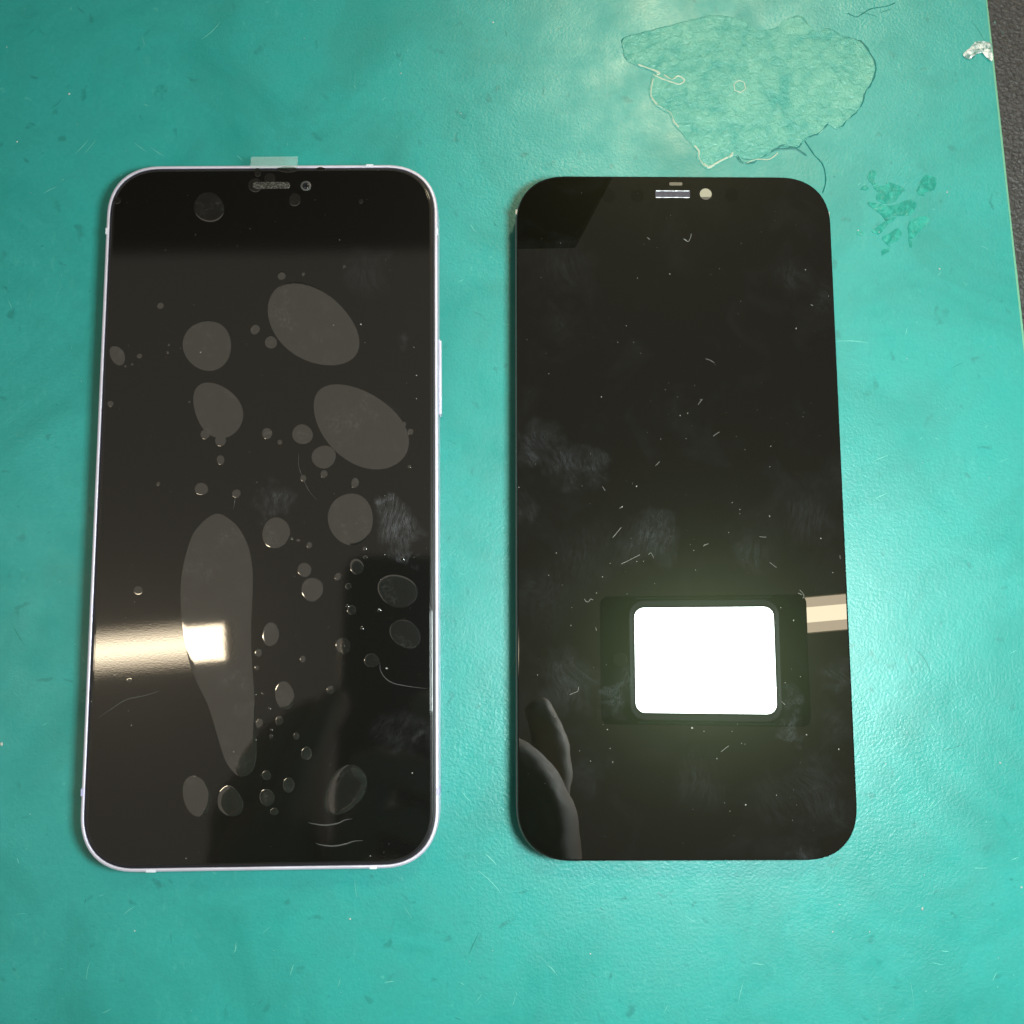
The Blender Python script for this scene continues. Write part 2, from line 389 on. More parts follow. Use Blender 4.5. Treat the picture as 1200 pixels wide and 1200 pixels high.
p = toL(358.5,218); bm = bmesh.new(); dome(bm, [(p.x+.0007*math.cos(a*math.pi/10), p.y+.0007*math.sin(a*math.pi/10)) for a in range(20)], p, ZF+.00004, .00012)
LN = obj('front_camera', bm, M_LENS, GL)
bm = bmesh.new(); loft(bm, [[(p.x+r_*math.cos(a*math.pi/10), p.y+r_*math.sin(a*math.pi/10), ZF+z) for a in range(20)] for r_, z in ((.00125,.00001),(.0012,.00004),(.0008,.00005))], False, False)
obj('lens_ring', bm, M_LRING, GL)
# protective film with grain
M_FILM, b, t = mat('protective_film', (.0035,.0033,.003), .24, ior=1.25, coat=1, coat_rough=.04)
b.inputs['Coat IOR'].default_value = 1.72
tc = t.add('ShaderNodeTexCoord').outputs['Object']
g = t.noise(tc, 2600, 2, .6)
wn = t.n.new('ShaderNodeTexNoise'); wn.inputs['Scale'].default_value = 230; wn.inputs['Detail'].default_value = 3; t.link(tc, wn.inputs['Vector'])
wa = t.n.new('ShaderNodeVectorMath'); wa.operation = 'MULTIPLY_ADD'; t.link(wn.outputs['Color'], wa.inputs[0]); wa.inputs[1].default_value = (.011,.011,0)
wb = t.n.new('ShaderNodeVectorMath'); wb.operation = 'ADD'; t.link(tc, wb.inputs[0]); wb.inputs[1].default_value = (-.0055,-.0055,0); t.link(wb.outputs[0], wa.inputs[2]); wtc = wa.outputs[0]
stq = t.n.new('ShaderNodeMapping'); stq.inputs['Scale'].default_value = (1,.35,1); stq.inputs['Rotation'].default_value = (0,0,.5); 
wl = t.n.new('ShaderNodeTexNoise'); wl.inputs['Scale'].default_value = 45; wl.inputs['Detail'].default_value = 1; t.link(tc, wl.inputs['Vector'])
wv = t.n.new('ShaderNodeVectorMath'); wv.operation = 'MULTIPLY_ADD'; t.link(wl.outputs['Color'], wv.inputs[0]); wv.inputs[1].default_value = (.03,.03,0); t.link(tc, wv.inputs[2]); t.link(wv.outputs[0], stq.inputs['Vector']); stc = stq.outputs[0]
sm = t.add('ShaderNodeValue'); sm.outputs[0].default_value = 0; smv = sm.outputs[0]
for (x, y, r_, k) in ((452,592,.0030,1),(462,612,.0055,1),(470,630,.005,.8),(480,650,.0026,1),(322,585,.0045,.5),(452,505,.006,.25),(475,395,.0025,.3),(465,860,.006,.25),(430,318,.007,.18),(495,860,.004,.35)):
    q = toL(x, y); smv = t.math('MAXIMUM', smv, t.math('MULTIPLY', t.spot(wtc, (q.x,q.y,ZF), r_, .9), k))
ridge = t.add('ShaderNodeTexWave', Scale=900.0, Distortion=9.0, Detail=3.0); ridge.inputs['Detail Scale'].default_value = 1.2; t.link(tc, ridge.inputs['Vector'])
smk = t.math('MULTIPLY', smv, t.math('MULTIPLY', t.ramp(t.noise(stc, 900, 4, .75), [(.34,0),(.85,.9)]), t.math('ADD', .35, ridge.outputs['Fac'])))
t.link(t.mix(t.math('MULTIPLY', smk, 1.0, True), (.0050,.0046,.0038), (.13,.135,.145)), b.inputs['Base Color'])
t.link(t.bump(g, .012, .0002), b.inputs['Coat Normal'])
flm = lambda i: rrect(wL-2*(.0019+i), hL-2*(.0017+i), RC-.0019-i)
FILM = obj('protective_film', slab(flm, ZL+.00013, ZF, .00006), M_FILM, PH)
# pull tab at the top
M_TAB, b, t = mat('clear_tab', (.62,.78,.73), .3, alpha=.2)
pa, pb = toL(294,183,ZF), toL(349,183,ZF); bm = bmesh.new(); y0, y1 = toL(320,197,ZF).y, pa.y
n_ = 8; rows = [[(x, y0+(y1-y0)*k/n_, ZF+.00004 - .0004*(k/n_)**2 + .00005*th) for x in (pa.x+.0001*math.sin(k*2.), pb.x+.0001*math.sin(k*1.7))] for k in range(n_+1) for th in (0,)]
vv = [[bm.verts.new(q) for q in r_] for r_ in rows]
for a, c_ in zip(vv, vv[1:]): bm.faces.new((a[0],a[1],c_[1],c_[0]))
r_ = bmesh.ops.extrude_face_region(bm, geom=bm.faces[:]); bmesh.ops.translate(bm, vec=(0,0,.00008), verts=[v for v in r_['geom'] if isinstance(v, bmesh.types.BMVert)])
tag(obj('pull_tab', bm, M_TAB, FILM, smooth=False), 'clear pull tab sticking out at the top')

# air bubbles under the film: (x, y, rx, ry, turn in degrees) in photo pixels
BUB = [(245,243,17.6,17.4,0),(137.5,235,4,4,0),(188,358,4,4,0),(243,405,29.3,28.5,0),(137.5,416.5,8,12.5,-22),(163.5,417,3,3,0),(299,386,5.3,6,20),(317.5,401,7.2,7.4,0),
 (367.5,381.5,59,41,36),(330,323,4.6,5,0),(355.5,321,2.1,2.1,0),(403.5,312,1.8,1.8,0),(299,217,7.5,8.5,0),(316,209,6.5,6,0),(302,202,4,5,0),(337,198.5,12,3.5,0),(345.5,234,6.5,8,0),(423,236,2.5,2.5,0),(376,198,5,2.2,0),
 (254.5,480,34,27,52),(240.5,509,5.5,5.7,0),(258.5,516,6.5,6.8,0),(258.5,539,4.5,5.6,0),(236,573,7.6,7.3,0),(277,578.5,5,5,0),(313,508,6.1,6.3,0),(328,518,2.7,3,0),(129.5,473,3.5,3.7,0),(185.5,567,2.3,2.3,0),
 (421.5,499.5,65,39,35),(354.5,509,11.8,11.8,0),(379.5,535.5,13.8,13.6,0),(379.7,555.5,4.2,4.4,0),(355.5,560.5,3.5,4,0),(416,566,4.2,6.2,10),(473,497,2.7,2.9,0),(481,506,3.5,3.6,0),(479.5,547,1.8,1.8,0),
 (411,608.5,25.5,31.5,-8),(323.5,624.5,16.4,17.8,0),(342,631,1.7,1.7,0),(349.5,633,1.7,1.7,0),(362.5,639,3.2,4,0),(427.5,643,2.6,2.6,0),(357,668,8.5,8.1,0),(366.5,691,13,14,30),(396.5,676,4.3,4.6,0),(408,687,3.6,3.8,0),
 (418,664,8,9.2,0),(428,653,2.5,2.5,0),(471,655,2.6,2.6,0),(412,715,5.4,5.4,0),(466,692.5,23.5,19,12),(475,743,19,15.5,40),(444.5,715,2.3,2.3,0),(317.5,743.5,10.3,13.6,8),(303,765,4.2,4.6,0),(301,782.5,2.7,2.9,0),
 (355,772.5,3.7,4,0),(402,757,8.6,9.4,0),(435.5,774,8.5,8.3,0),(387.5,808.5,4.7,4.9,0),(334,815,11.9,16.2,-8),(304.5,848,4.7,5.8,10),(327.5,844.5,4.6,5.8,10),(318,863,2,2.8,0),(347.5,862.5,3.6,4.1,0),
 (162,692,5.2,5.3,0),(151.5,797,3,3,0),(230.5,933,16.5,23.5,-16),(312.5,908.5,5.4,5.6,0),(313,934.5,8.6,10.3,-8),(321.5,951,5,4.4,0),(338.5,920,7.2,8.6,0),(359.5,883,6.5,7.8,10),(404,926.5,31.5,22,-55),
 (198,404,1.4,1.4,0),(196.5,413,1.6,1.6,0),(147,429,1.4,1.4,0),(155,427,1.5,1.5,0),(222,471,1.3,1.3,0),(308,813,1.5,1.5,0),(316,830,1.3,1.3,0),(318,855,1.2,1.2,0),(407,710,1.8,1.8,0),(424,736,1.8,2.2,0)]
LONG = [(253,602),(230,620),(219.6,643.8),(213,673),(211.7,700),(214,735),(220.6,771),(230,798),(244.6,829),(257,870),(265,893),(276,907),(285,910),(294.6,905),(300,891),(300.4,872),(299,841),(297.7,810),(294.9,770),(294.3,735),(296,694),(296,669),(292.5,646),(286,629),(274,612.5)]
HEART = [(266,920),(258,927),(255,938),(257,948),(265,955),(274,956.5),(282,953),(285.5,944),(283,934),(275,924)]
def bubble_mat(nm, ior):
    m_, b_, t_ = mat(nm, (.010,.0095,.0085), .3, ior=1.25, coat=1, coat_rough=.03); b_.inputs['Coat IOR'].default_value = ior
    c_ = t_.add('ShaderNodeTexCoord').outputs['Object']
    t_.link(t_.bump(t_.noise(c_, 1900, 2, .65), .004, .0002), b_.inputs['Coat Normal'])
    sv = t_.math('MULTIPLY', t_.ramp(t_.noise(c_, 210, 3, .6), [(.5,0),(.72,1)]), t_.ramp(t_.noise(c_, 1300, 4, .7), [(.45,0),(.7,1)]))
    t_.link(t_.mix(t_.math('MULTIPLY', sv, .45), (.012,.0112,.0095), (.09,.088,.085)), b_.inputs['Base Color'])
    return m_
M_BUB = bubble_mat('air_bubble', 2.65); M_BUBS = bubble_mat('small_air_bubble', 2.65)
def bubble(outline_px, c_px, h, mm_):
    o3 = [tuple(toL(x, y, ZF))[:2] for x, y in outline_px]; c3 = toL(*c_px, ZF)
    bm = bmesh.new(); dome(bm, o3, c3, ZF+.00001, h); return obj('bubble', bm, mm_, FILM)
for i, (x, y, rx, ry, an) in enumerate(BUB):
    a = math.radians(an); n_ = 44 if rx > 12 else (24 if rx > 4 else 12); ol = []; ph = i*1.7; ir = .035 if rx > 3 else .08
    for k in range(n_):
        q = 2*math.pi*k/n_; rr = 1 + ir*math.sin(2*q+ph) + ir*.6*math.sin(3*q+ph*2.1); u, v = rx*rr*math.cos(q), ry*rr*math.sin(q)
        if rx > 30: u *= 1.0; v *= 1 + .10*math.cos(q)*(-1 if i == 8 else 1)
        ol.append((x+u*math.cos(a)-v*math.sin(a), y+u*math.sin(a)+v*math.cos(a)))
    bubble(ol[::-1], (x, y), .000008 + .0000006*min(rx, ry, 20), M_BUB if rx > 6 else M_BUBS)
# long bubble: built on its own spine so the blister stays inside its outline
o3 = [Vector(toL(x, y, ZF)) for x, y in spline(LONG, 5)]
bm = bmesh.new(); rs = []
def spine(y):
    ys = sorted((abs(p.y-y), p.x) for p in o3)[:6]; xs = [q[1] for q in ys]; return (min(xs)+max(xs))/2
ylo, yhi = min(p.y for p in o3), max(p.y for p in o3); ym = (ylo+yhi)/2
cen = [Vector((spine(ym+(p.y-ym)*.8), ym+(p.y-ym)*.8, ZF)) for p in o3]
for k, f in ((0,0),(.03,.55),(.07,.88),(.14,1)):
    rs.append([tuple(p.lerp(c_, k) + Vector((0,0,.00001+.000018*f))) for p, c_ in zip(o3, cen)])
loft(bm, rs, cap0=False, cap1=True)
tag(obj('bubble', bm, M_BUB, FILM), 'long foot-shaped air bubble')
bubble(spline(HEART, 4), (270,939), .00003, M_BUB)
# creases in the film
M_CR, b, t = mat('film_crease', (.09,.09,.09), .35)
def crease(pts, w, h):
    bm = bmesh.new(); q = [tuple(toL(x, y, ZF+.00001)) for x, y in spline(pts, 6, False)]; n_ = len(q)
    ribbon(bm, q, [w*(.25+.75*math.sin(math.pi*(k+.3)/n_)) for k in range(n_)], h); obj('crease', bm, M_CR, FILM)
crease([(361,964),(368,965.5),(380,967),(395,965),(404,961),(413,959.5)], .0003, .00012)
crease([(370,988),(376,990),(390,991.5),(405,989),(414,986),(425,985)], .0003, .0001)
crease([(445,776),(446,786),(452,795),(462,801),(480,804.5),(500,807)], .00017, .00005)
crease([(350,531),(350,545),(354,558),(362,575),(371,585)], .00006, .00001)
crease([(114,842),(130,831),(148,820),(170,815),(186,810)], .00013, .00003)
crease([(276,583),(274.5,590),(274,596)], .00009, .00003)
crease([(258,948),(268,943),(276,940)], .0001, .00003)

# ================================================================== right phone / display panel
ZR = 0.0070
cT, cB = (px(605.5,300,ZR)+px(975,300,ZR))/2, (px(605.5,950,ZR)+px(1005.5,950,ZR))/2
axis = (cT-cB).normalized(); rotR = math.atan2(-axis.x, axis.y)
yT, yB = px(790,206.5,ZR), px(800,1009,ZR)
tR = ((yT-cB).dot(axis), (yB-cB).dot(axis)); cR = cB + axis*(tR[0]+tR[1])/2; hR = tR[0]-tR[1]; wR = ((px(975,300,ZR)-px(605.5,300,ZR)).length + (px(1005.5,950,ZR)-px(605.5,950,ZR)).length)/2
PR = empty('display_panel', (cR.x, cR.y, 0), rotR)
tag(PR, 'black frameless phone display panel reflecting a bright rectangular lamp', 'display panel')
def toR(x, y, z=ZR):
    p = px(x, y, z); d = p - Vector((cR.x, cR.y, z)); c_, s_ = math.cos(-rotR), math.sin(-rotR)
    return Vector((d.x*c_-d.y*s_, d.x*s_+d.y*c_, z))
RR = .0122
outr = lambda i: rrect(wR-2*i, hR-2*i, RR-i)
M_PAN, b, t = mat('bare_screen_glass', (.003,.003,.0025), .29, ior=1.11, coat=1, coat_rough=.006)
b.inputs['Specular Tint'].default_value = (.85,1,.5,1); b.inputs['Coat IOR'].default_value = 1.56
tc = t.add('ShaderNodeTexCoord').outputs['Object']
wn = t.n.new('ShaderNodeTexNoise'); wn.inputs['Scale'].default_value = 230; wn.inputs['Detail'].default_value = 3; t.link(tc, wn.inputs['Vector'])
wa = t.n.new('ShaderNodeVectorMath'); wa.operation = 'MULTIPLY_ADD'; t.link(wn.outputs['Color'], wa.inputs[0]); wa.inputs[1].default_value = (.011,.011,0)
wb = t.n.new('ShaderNodeVectorMath'); wb.operation = 'ADD'; t.link(tc, wb.inputs[0]); wb.inputs[1].default_value = (-.0055,-.0055,0); t.link(wb.outputs[0], wa.inputs[2]); wtc = wa.outputs[0]
stq = t.n.new('ShaderNodeMapping'); stq.inputs['Scale'].default_value = (1,.35,1); stq.inputs['Rotation'].default_value = (0,0,.5); 
wl = t.n.new('ShaderNodeTexNoise'); wl.inputs['Scale'].default_value = 45; wl.inputs['Detail'].default_value = 1; t.link(tc, wl.inputs['Vector'])
wv = t.n.new('ShaderNodeVectorMath'); wv.operation = 'MULTIPLY_ADD'; t.link(wl.outputs['Color'], wv.inputs[0]); wv.inputs[1].default_value = (.03,.03,0); t.link(tc, wv.inputs[2]); t.link(wv.outputs[0], stq.inputs['Vector']); stc = stq.outputs[0]
sm = t.add('ShaderNodeValue'); sm.outputs[0].default_value = 0; smv = sm.outputs[0]
for (x, y, r_, k) in ((625,530,.005,.8),(640,512,.006,.5),(665,545,.006,.7),(690,548,.005,.6),(612,600,.005,.4),(768,628,.0075,.9),(745,640,.006,.45),(690,655,.010,.25),(665,800,.008,.7),(672,795,.004,.5),
        (722,810,.0035,1),(720,825,.004,.9),(735,800,.004,.6),(928,845,.0032,1),(925,818,.0035,.7),(930,862,.0026,1),(985,790,.005,.5),(660,310,.008,.28),(655,380,.006,.22),(930,325,.006,.3),(970,350,.006,.25),(990,560,.008,.22),(945,605,.009,.3),(880,645,.006,.45),
        (955,920,.009,.38),(970,945,.007,.35),(820,915,.008,.3),(940,1003,.004,.7),(640,700,.010,.22),(620,690,.004,.3),(905,940,.008,.22),(690,905,.006,.25),(975,850,.006,.25)):
    q = toR(x, y); smv = t.math('MAXIMUM', smv, t.math('MULTIPLY', t.spot(wtc, (q.x,q.y,ZR), r_, .95), k))
ridge = t.add('ShaderNodeTexWave', Scale=1000.0, Distortion=12.0, Detail=3.0); ridge.inputs['Detail Scale'].default_value = 1.3; t.link(tc, ridge.inputs['Vector'])
smk = t.math('MULTIPLY', smv, t.math('MULTIPLY', t.ramp(t.noise(stc, 1000, 5, .8), [(.34,0),(.9,.85)]), t.math('ADD', .45, t.math('MULTIPLY', ridge.outputs['Fac'], .8))))
veil = t.math('MULTIPLY', t.ramp(t.noise(tc, 75, 4, .6, .8), [(.52,0),(.75,.05)]), t.ramp(t.noise(tc, 700, 3, .6), [(.3,.4),(.7,1)]))
smk = t.math('MAXIMUM', smk, veil)
t.link(t.mix(t.math('MULTIPLY', smk, 1.0, True), (.0028,.0027,.0022), (.085,.093,.105)), b.inputs['Base Color'])
GP = obj('cover_glass', slab(outr, ZR-.0012, ZR, .00045), M_PAN, PR)
M_BACK, b, t = mat('black_backing', (.012,.012,.013), .6)
bk = lambda i: rrect(wR-2*(.0008+i), hR-2*(.0008+i), RR-.0008-i)
obj('backing_plate', slab(bk, .0000, ZR-.00125, .0005), M_BACK, PR)
M_LIP, b, t = mat('glint_lip', (.30,.31,.31), .3, metal=.6)  # grey lip added to draw the thin highlight along the glass edge
bm = bmesh.new(); loft(bm, [ring(outr(.0004), ZR-.0024), ring(outr(-.00022), ZR-.0022), ring(outr(-.00022), ZR-.0015), ring(outr(.0002), ZR-.00125)], False, False); obj('glint_lip', bm, M_LIP, PR)
# earpiece slot, sensor window, camera opening, faint sensors
M_SLOT, b, t = mat('earpiece_steel', (.20,.20,.25), .5, metal=.3)
tc = t.add('ShaderNodeTexCoord').outputs['Object']
t.link(t.mix(t.noise(tc, 1800, 3), (.02,.02,.03), (.09,.09,.13)), b.inputs['Base Color'])
M_SLR, b, t = mat('slot_highlight', (.5,.5,.54), .35, metal=.4)  # pale strips paint the lit edges of the slot
p0, p1 = toR(768,227.5), toR(808.5,227.5); p = (p0+p1)/2; we = (p1-p0).length
bm = bmesh.new(); loft(bm, [[(p.x+x, p.y+y, ZR+.00002) for x,y in rrect(we, .0019, .0004, 5, 2)]], cap0=False, cap1=True)
SL = obj('earpiece', bm, M_SLOT, GP)
for s in (1, -1):
    bm = bmesh.new(); yy = p.y + s*.00082
    ribbon(bm, [(p.x-we*.49+we*.98*k/10, yy, ZR+.00003) for k in range(11)], [.0002+.00012*math.sin(k*2.3)*.6 for k in range(11)], .00006); obj('slot_glint', bm, M_SLR, SL)
M_WIN, b, t = mat('sensor_window', (.045,.043,.042), .3)
p = toR(792,215.5); bm = bmesh.new(); loft(bm, [[(p.x+x, p.y+y, ZR+z) for x,y in rrect(.0031, .0008, .0002, 4, 2)] for z in (-.0001,.00002)]); obj('sensor_window', bm, M_WIN, GP)
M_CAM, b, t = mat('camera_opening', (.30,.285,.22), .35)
M_CAMD, b, t = mat('camera_opening_dark', (.05,.05,.052), .35)  # darker lower part of the opening
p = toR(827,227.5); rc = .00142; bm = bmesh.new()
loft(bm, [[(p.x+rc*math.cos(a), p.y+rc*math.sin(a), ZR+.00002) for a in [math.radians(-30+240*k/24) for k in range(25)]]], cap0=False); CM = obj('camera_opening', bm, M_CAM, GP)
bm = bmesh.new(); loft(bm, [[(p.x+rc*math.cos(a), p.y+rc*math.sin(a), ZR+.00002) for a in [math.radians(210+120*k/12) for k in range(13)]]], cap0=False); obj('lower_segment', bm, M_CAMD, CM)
M_SEN, b, t = mat('dark_sensor', (.0008,.0008,.0008), .29, ior=1.11, coat=.95, coat_rough=.006); b.inputs['Specular Tint'].default_value = (.85,1,.5,1); b.inputs['Coat IOR'].default_value = 1.56
for x, y, r_ in ((713,229,.0017),(747,229,.0016),(858,228,.0016)):
    p = toR(x, y); bm = bmesh.new(); loft(bm, [[(p.x+r_*math.cos(a*math.pi/12), p.y+r_*math.sin(a*math.pi/12), ZR+.00002) for a in range(24)]], cap0=False); obj('sensor', bm, M_SEN, GP)
# clips on the long sides
M_CLIP, b, t = mat('clip_steel', (.55,.57,.58), .3, metal=.8)
for x, y, s in ((605.5,247,-1),(972,250,1)):
    p = toR(x, y); bm = bmesh.new(); box(bm, p.x-.0003, p.x+.0003, p.y-.0007, p.y+.0007, ZR-.0022, ZR-.0006); bmesh.ops.bevel(bm, geom=bm.edges[:], offset=.0001, segments=1, affect='EDGES'); obj('clip', bm, M_CLIP, PR)

# ---- dust and lint lying on both screens and the mat
M_DUST, b, t = mat('dust', (.55,.55,.52), .6)
bm = bmesh.new()
def speck(w, r_):
    d = r_; c_ = Vector(w); q = [bm.verts.new(c_+Vector((d*random.uniform(.6,1.3)*math.cos(a), d*random.uniform(.6,1.3)*math.sin(a), 0))) for a in (0,1.26,2.5,3.77,5.0)]
    tp = bm.verts.new(c_+Vector((0,0,d*.8)))
    for i in range(5): bm.faces.new((q[i], q[(i+1)%5], tp))
def lint(pts, z, w=.00008):
    q = [tuple(px(x, y, z)) for x, y in spline(pts, 4, False)]; ribbon(bm, q, w, .00007)
zr, zl = ZR+.00003, ZF+.00003
for L in ([(801,280),(806,283),(809,279),(810,274)], [(802,280),(805,282)], [(827,420.5),(832,422),(837,425)], [(818,474),(823,468)], [(836,511),(843,506)], [(685,702),(687,705),(690,705),(692,702),(695,703)],
          [(760,650),(763,648),(766,654)], [(845,881),(850,877),(854,874)], [(937,691),(942,697),(941,701)], [(890,629),(898,629.5)], [(902,659),(907,663),(910,665)], [(668,814),(672,812),(677,810),(678,805)],
          [(728,661),(740,655),(750,650)], [(718,630),(728,618)], [(824,640),(830,637)], [(935,695),(940,697)], [(916,822),(920,826)], [(950,357),(953,358)], [(984,651),(985,655)], [(758,278),(762,281)], [(698,735),(699,739)], [(706,570),(709,575)], [(768,546),(773,541)], [(726,596),(730,593)]):
    lint(L, zr)
for x, y, s in ((785,321,1.2),(944,316,1.2),(933,385,1.5),(971,347,1),(868,353,.7),(843,315,.8),(734,382,.8),(747,326,.8),(724,401,1),(705,465,1.1),(751,414,.8),(643,438,1),(746,570,1.4),(729,594,1.6),(608,571,1),(806,484,1.3),(797,487,.9),(804,514,1),(873,527,.9),(903,523,.9),(902,547,.8),
    (867,597,1),(867,602,.7),(902,605,1.2),(858,589,.7),(652,648,1.1),(643,674,1),(706,676,1.4),(715,660,1),(699,695,1.1),(735,696,.8),(746,658,1.2),(754,658,.8),(670,712,.9),(669,733,1.1),(630,791,1),(962,631,1.5),(930,727,1.6),(915,712,1),(815,668,.8),(813,645,.9),(854,624,1),(826,638,.9),
    (712,855,1.5),(692,892,1.1),(718,893,1.1),(715,877,.9),(679,880,.9),(811,853,2.0),(825,857,1),(858,857,.8),(869,871,1),(873,872,.8),(840,889,1.2),(874,943,1.6),(849,941,.9),(910,932,.8),(945,861,1.3),(983,878,1.3),(910,806,1),(938,793,.9),(976,671,1.1),(920,800,1)):
    speck(px(x, y, zr), .000105*s)
for k in range(120): speck(px(random.uniform(615,965), random.uniform(225,995), zr), random.uniform(.00003,.00007))
for x, y, s in ((423,380,1.7),(409,198,.9),(443,199,.8),(235,413,1.2),(391,381,1),(485,407,1),(488,440,1.2),(488,467,1),(300,867,1),(154,850,1.2),(218,1006,1.3),(434,1003,1.2),(483,906,1.5),(107,822,1),(444,714,1.4),(453,783,2.2),(300,814,1.1),(317,831,1),(451,581,.9),(194,293,.7),(293,268,.7),(398,281,1),(274,881,1),(385,735,.8),(451,650,1)):
    speck(px(x, y, zl), .00010*s)
for k in range(90): speck(px(random.uniform(130,500), random.uniform(215,1000), zl), random.uniform(.00002,.00006))
for x, y, s in ((578,26,1.6),(470,86,1.2),(81,110,1.6),(20,166,1.2),(8,55,1),(2,872,2.5),(1110,225,1.4),(1101,315,1.4),(1081,1065,2),(976,1092,1.2),(1172,894,1.8),(1197,1040,1.6),(692,1118,1.3),(410,1077,1.3),(1030,272,1.3),(1006,270,1.3),(158,1091,1.3),(984,1060,1.1),(1038,895,.9),(540,133,1),(1019,1092,.9)):
    speck(px(x, y, .00005), .00016*s)
for k in range(150): speck(px(random.uniform(0,1190), random.uniform(0,1200), .00004), random.uniform(.00004,.00011))
tag(obj('dust', bm, M_DUST, smooth=False), 'pale dust specks and lint scattered over screens and mat', 'dust', kind='stuff')

# ================================================================== above the table: lamps, photographer's phone, hands (seen as reflections)
# ---- rectangular work lamp
HL = .262
pc = mirror(825, 773.5, HL, ZR); pw = (mirror(907,773,HL,ZR)-mirror(745,773,HL,ZR)).length; ph_ = (mirror(826,711,HL,ZR)-mirror(826,836,HL,ZR)).length
LA = empty('work_lamp', pc); LA.rotation_euler = (0, .22, 0); tag(LA, 'black rectangular work lamp hanging over the frameless panel', 'lamp')
M_HOUS, b, t = mat('lamp_housing', (.012,.014,.016), .3)
hwid = (mirror(943,773,HL,ZR)-mirror(703,773,HL,ZR)).length; hhei = (mirror(826,697,HL,ZR)-mirror(826,850,HL,ZR)).length
off = (mirror(823,773,HL,ZR)-pc).x
bm = bmesh.new(); sq = lambda w, h, r, z: [(x+off, y, z) for x, y in rrect(w, h, r, 6, 2)]; sd = lambda w, h, r, z: [(x, y, z) for x, y in rrect(w, h, r, 6, 2)]
loft(bm, [sq(hwid-.006,hhei-.006,.003,.016), sq(hwid,hhei,.004,.013), sq(hwid,hhei,.004,.001), sq(hwid-.002,hhei-.002,.004,0), sd(pw+.0045,hhei-.0045,.007,-.0003), sd(pw+.0045,hhei-.0045,.007,.0002), sd(pw+.0045,hhei-.0045,.007,.005)])
obj('housing', bm, M_HOUS, LA)
M_BEZ, b, t = mat('lamp_bezel', (.006,.007,.008), .8, spec=.1)
bm = bmesh.new(); loft(bm, [sd(pw+.0041,hhei-.0049,.007,0), sd(pw+.0008,ph_+.0008,.0048,.0035), sd(pw,ph_,.0045,.0036)], False, False); obj('bezel', bm, M_BEZ, LA)
bm = bmesh.new(); loft(bm, [sd(pw,ph_,.0045,.0034)], cap0=False); df = obj('diffuser', bm, emit('cool_led', (.86,.99,.97), LAMP_POWER), LA, smooth=False)
df.data.flip_normals() if df.data.polygons[0].normal.z > 0 else None
M_TRIM, b, t = mat('lamp_trim', (.55,.55,.52), .2, metal=.9)
for s in (1, -1):
    bm = bmesh.new(); box(bm, -pw/2+.001, pw/2-.001, s*(hhei/2-.0012)-.0004, s*(hhei/2-.0012)+.0004, -.0008, -.0001); obj('trim', bm, M_TRIM, LA, smooth=False)
q = mirror(727,773,HL,ZR)-pc; bm = bmesh.new(); loft(bm, [[(q.x+r_*math.cos(a*math.pi/10), q.y+r_*math.sin(a*math.pi/10), z) for a in range(20)] for r_, z in ((.0036,-.0001),(.0034,-.0012),(.0022,-.0012),(.0018,-.0006))], cap0=False)
obj('knob', bm, M_TRIM, LA)

# ---- ceiling fixtures with fluorescent tubes, in one line
HC = 1.55
M_TUBE = emit('warm_tube', (1.0,.86,.60), TUBE_POWER); M_REFL = emit('glowing_reflector', (1.0,.82,.58), TUBE_POWER*.45)  # reflector glows by itself, standing in for metal lit by the tube
M_CAP, b, t = mat('fixture_cap', (.6,.58,.5), .5)
def fixture(xa, ya, xb, yb, far, label):
    """from the end seen at pixel xa,ya through xb,yb on to a length of far metres"""
    A = mirror(xa, ya, HC); B = mirror(xb, yb, HC); d = (B-A).normalized(); L = far; e = empty('ceiling_light', A, math.atan2(d.y, d.x))
    tag(e, label, 'ceiling light')
    bm = bmesh.new(); loft(bm, [[(0,-.03,.0),(L,-.03,.0),(L,.03,.0),(0,.03,.0)]], cap0=False); o = obj('reflector', bm, M_REFL, e, smooth=False)
    bm = bmesh.new(); n_ = 12; loft(bm, [[(x_, .013*math.cos(k*2*math.pi/n_), -.022+.013*math.sin(k*2*math.pi/n_)) for k in range(n_)] for x_ in (.02, L-.02)]); obj('tube', bm, M_TUBE, e)
    bm = bmesh.new(); box(bm, -.002, L+.002, -.032, .032, .002, .05); obj('housing', bm, M_CAP, e, smooth=False)
fixture(263, 752, 110, 765, .45, 'warm fluorescent ceiling light reflected in the filmed phone')
fixture(900, 725, 1000, 716, .40, 'warm fluorescent ceiling light reflected at the panel edge')
# ---- far warm ceiling light whose sheen lies on the top of the mat
A = mirror(800, 70, HC, 0); e = empty('ceiling_lamp', A); tag(e, 'warm square ceiling lamp that glazes the top of the mat', 'ceiling lamp')
bm = bmesh.new(); loft(bm, [[(x, y, 0) for x, y in rrect(.19, .19, .02, 4, 2)]], cap0=False); obj('diffuser', bm, emit('warm_panel', (1.0,.84,.52), TOP_POWER), e, smooth=False)
bm = bmesh.new(); loft(bm, [[(x, y, z) for x, y in rrect(.21, .21, .02, 4, 2)] for z in (.004,.05)]); obj('housing', bm, M_CAP, e, smooth=False)
# ---- dark shelf board over the back of the table
M_SHELF, b, t = mat('dark_shelf', (.03,.027,.022), .6)
hs = .75; a = mirror(676, 281, hs); c_ = mirror(-300, 300, hs); d_ = mirror(-400, -150, hs); e_ = mirror(745, 150, hs)
bm = bmesh.new(); loft(bm, [[(p.x, p.y, hs+z) for p in (a, e_, Vector((e_.x, d_.y, hs)), Vector((c_.x, d_.y, hs)), c_)] for z in (0,.02)])
tag(obj('shelf_board', bm, M_SHELF, smooth=False), 'dark shelf board above the back of the table', 'shelf')

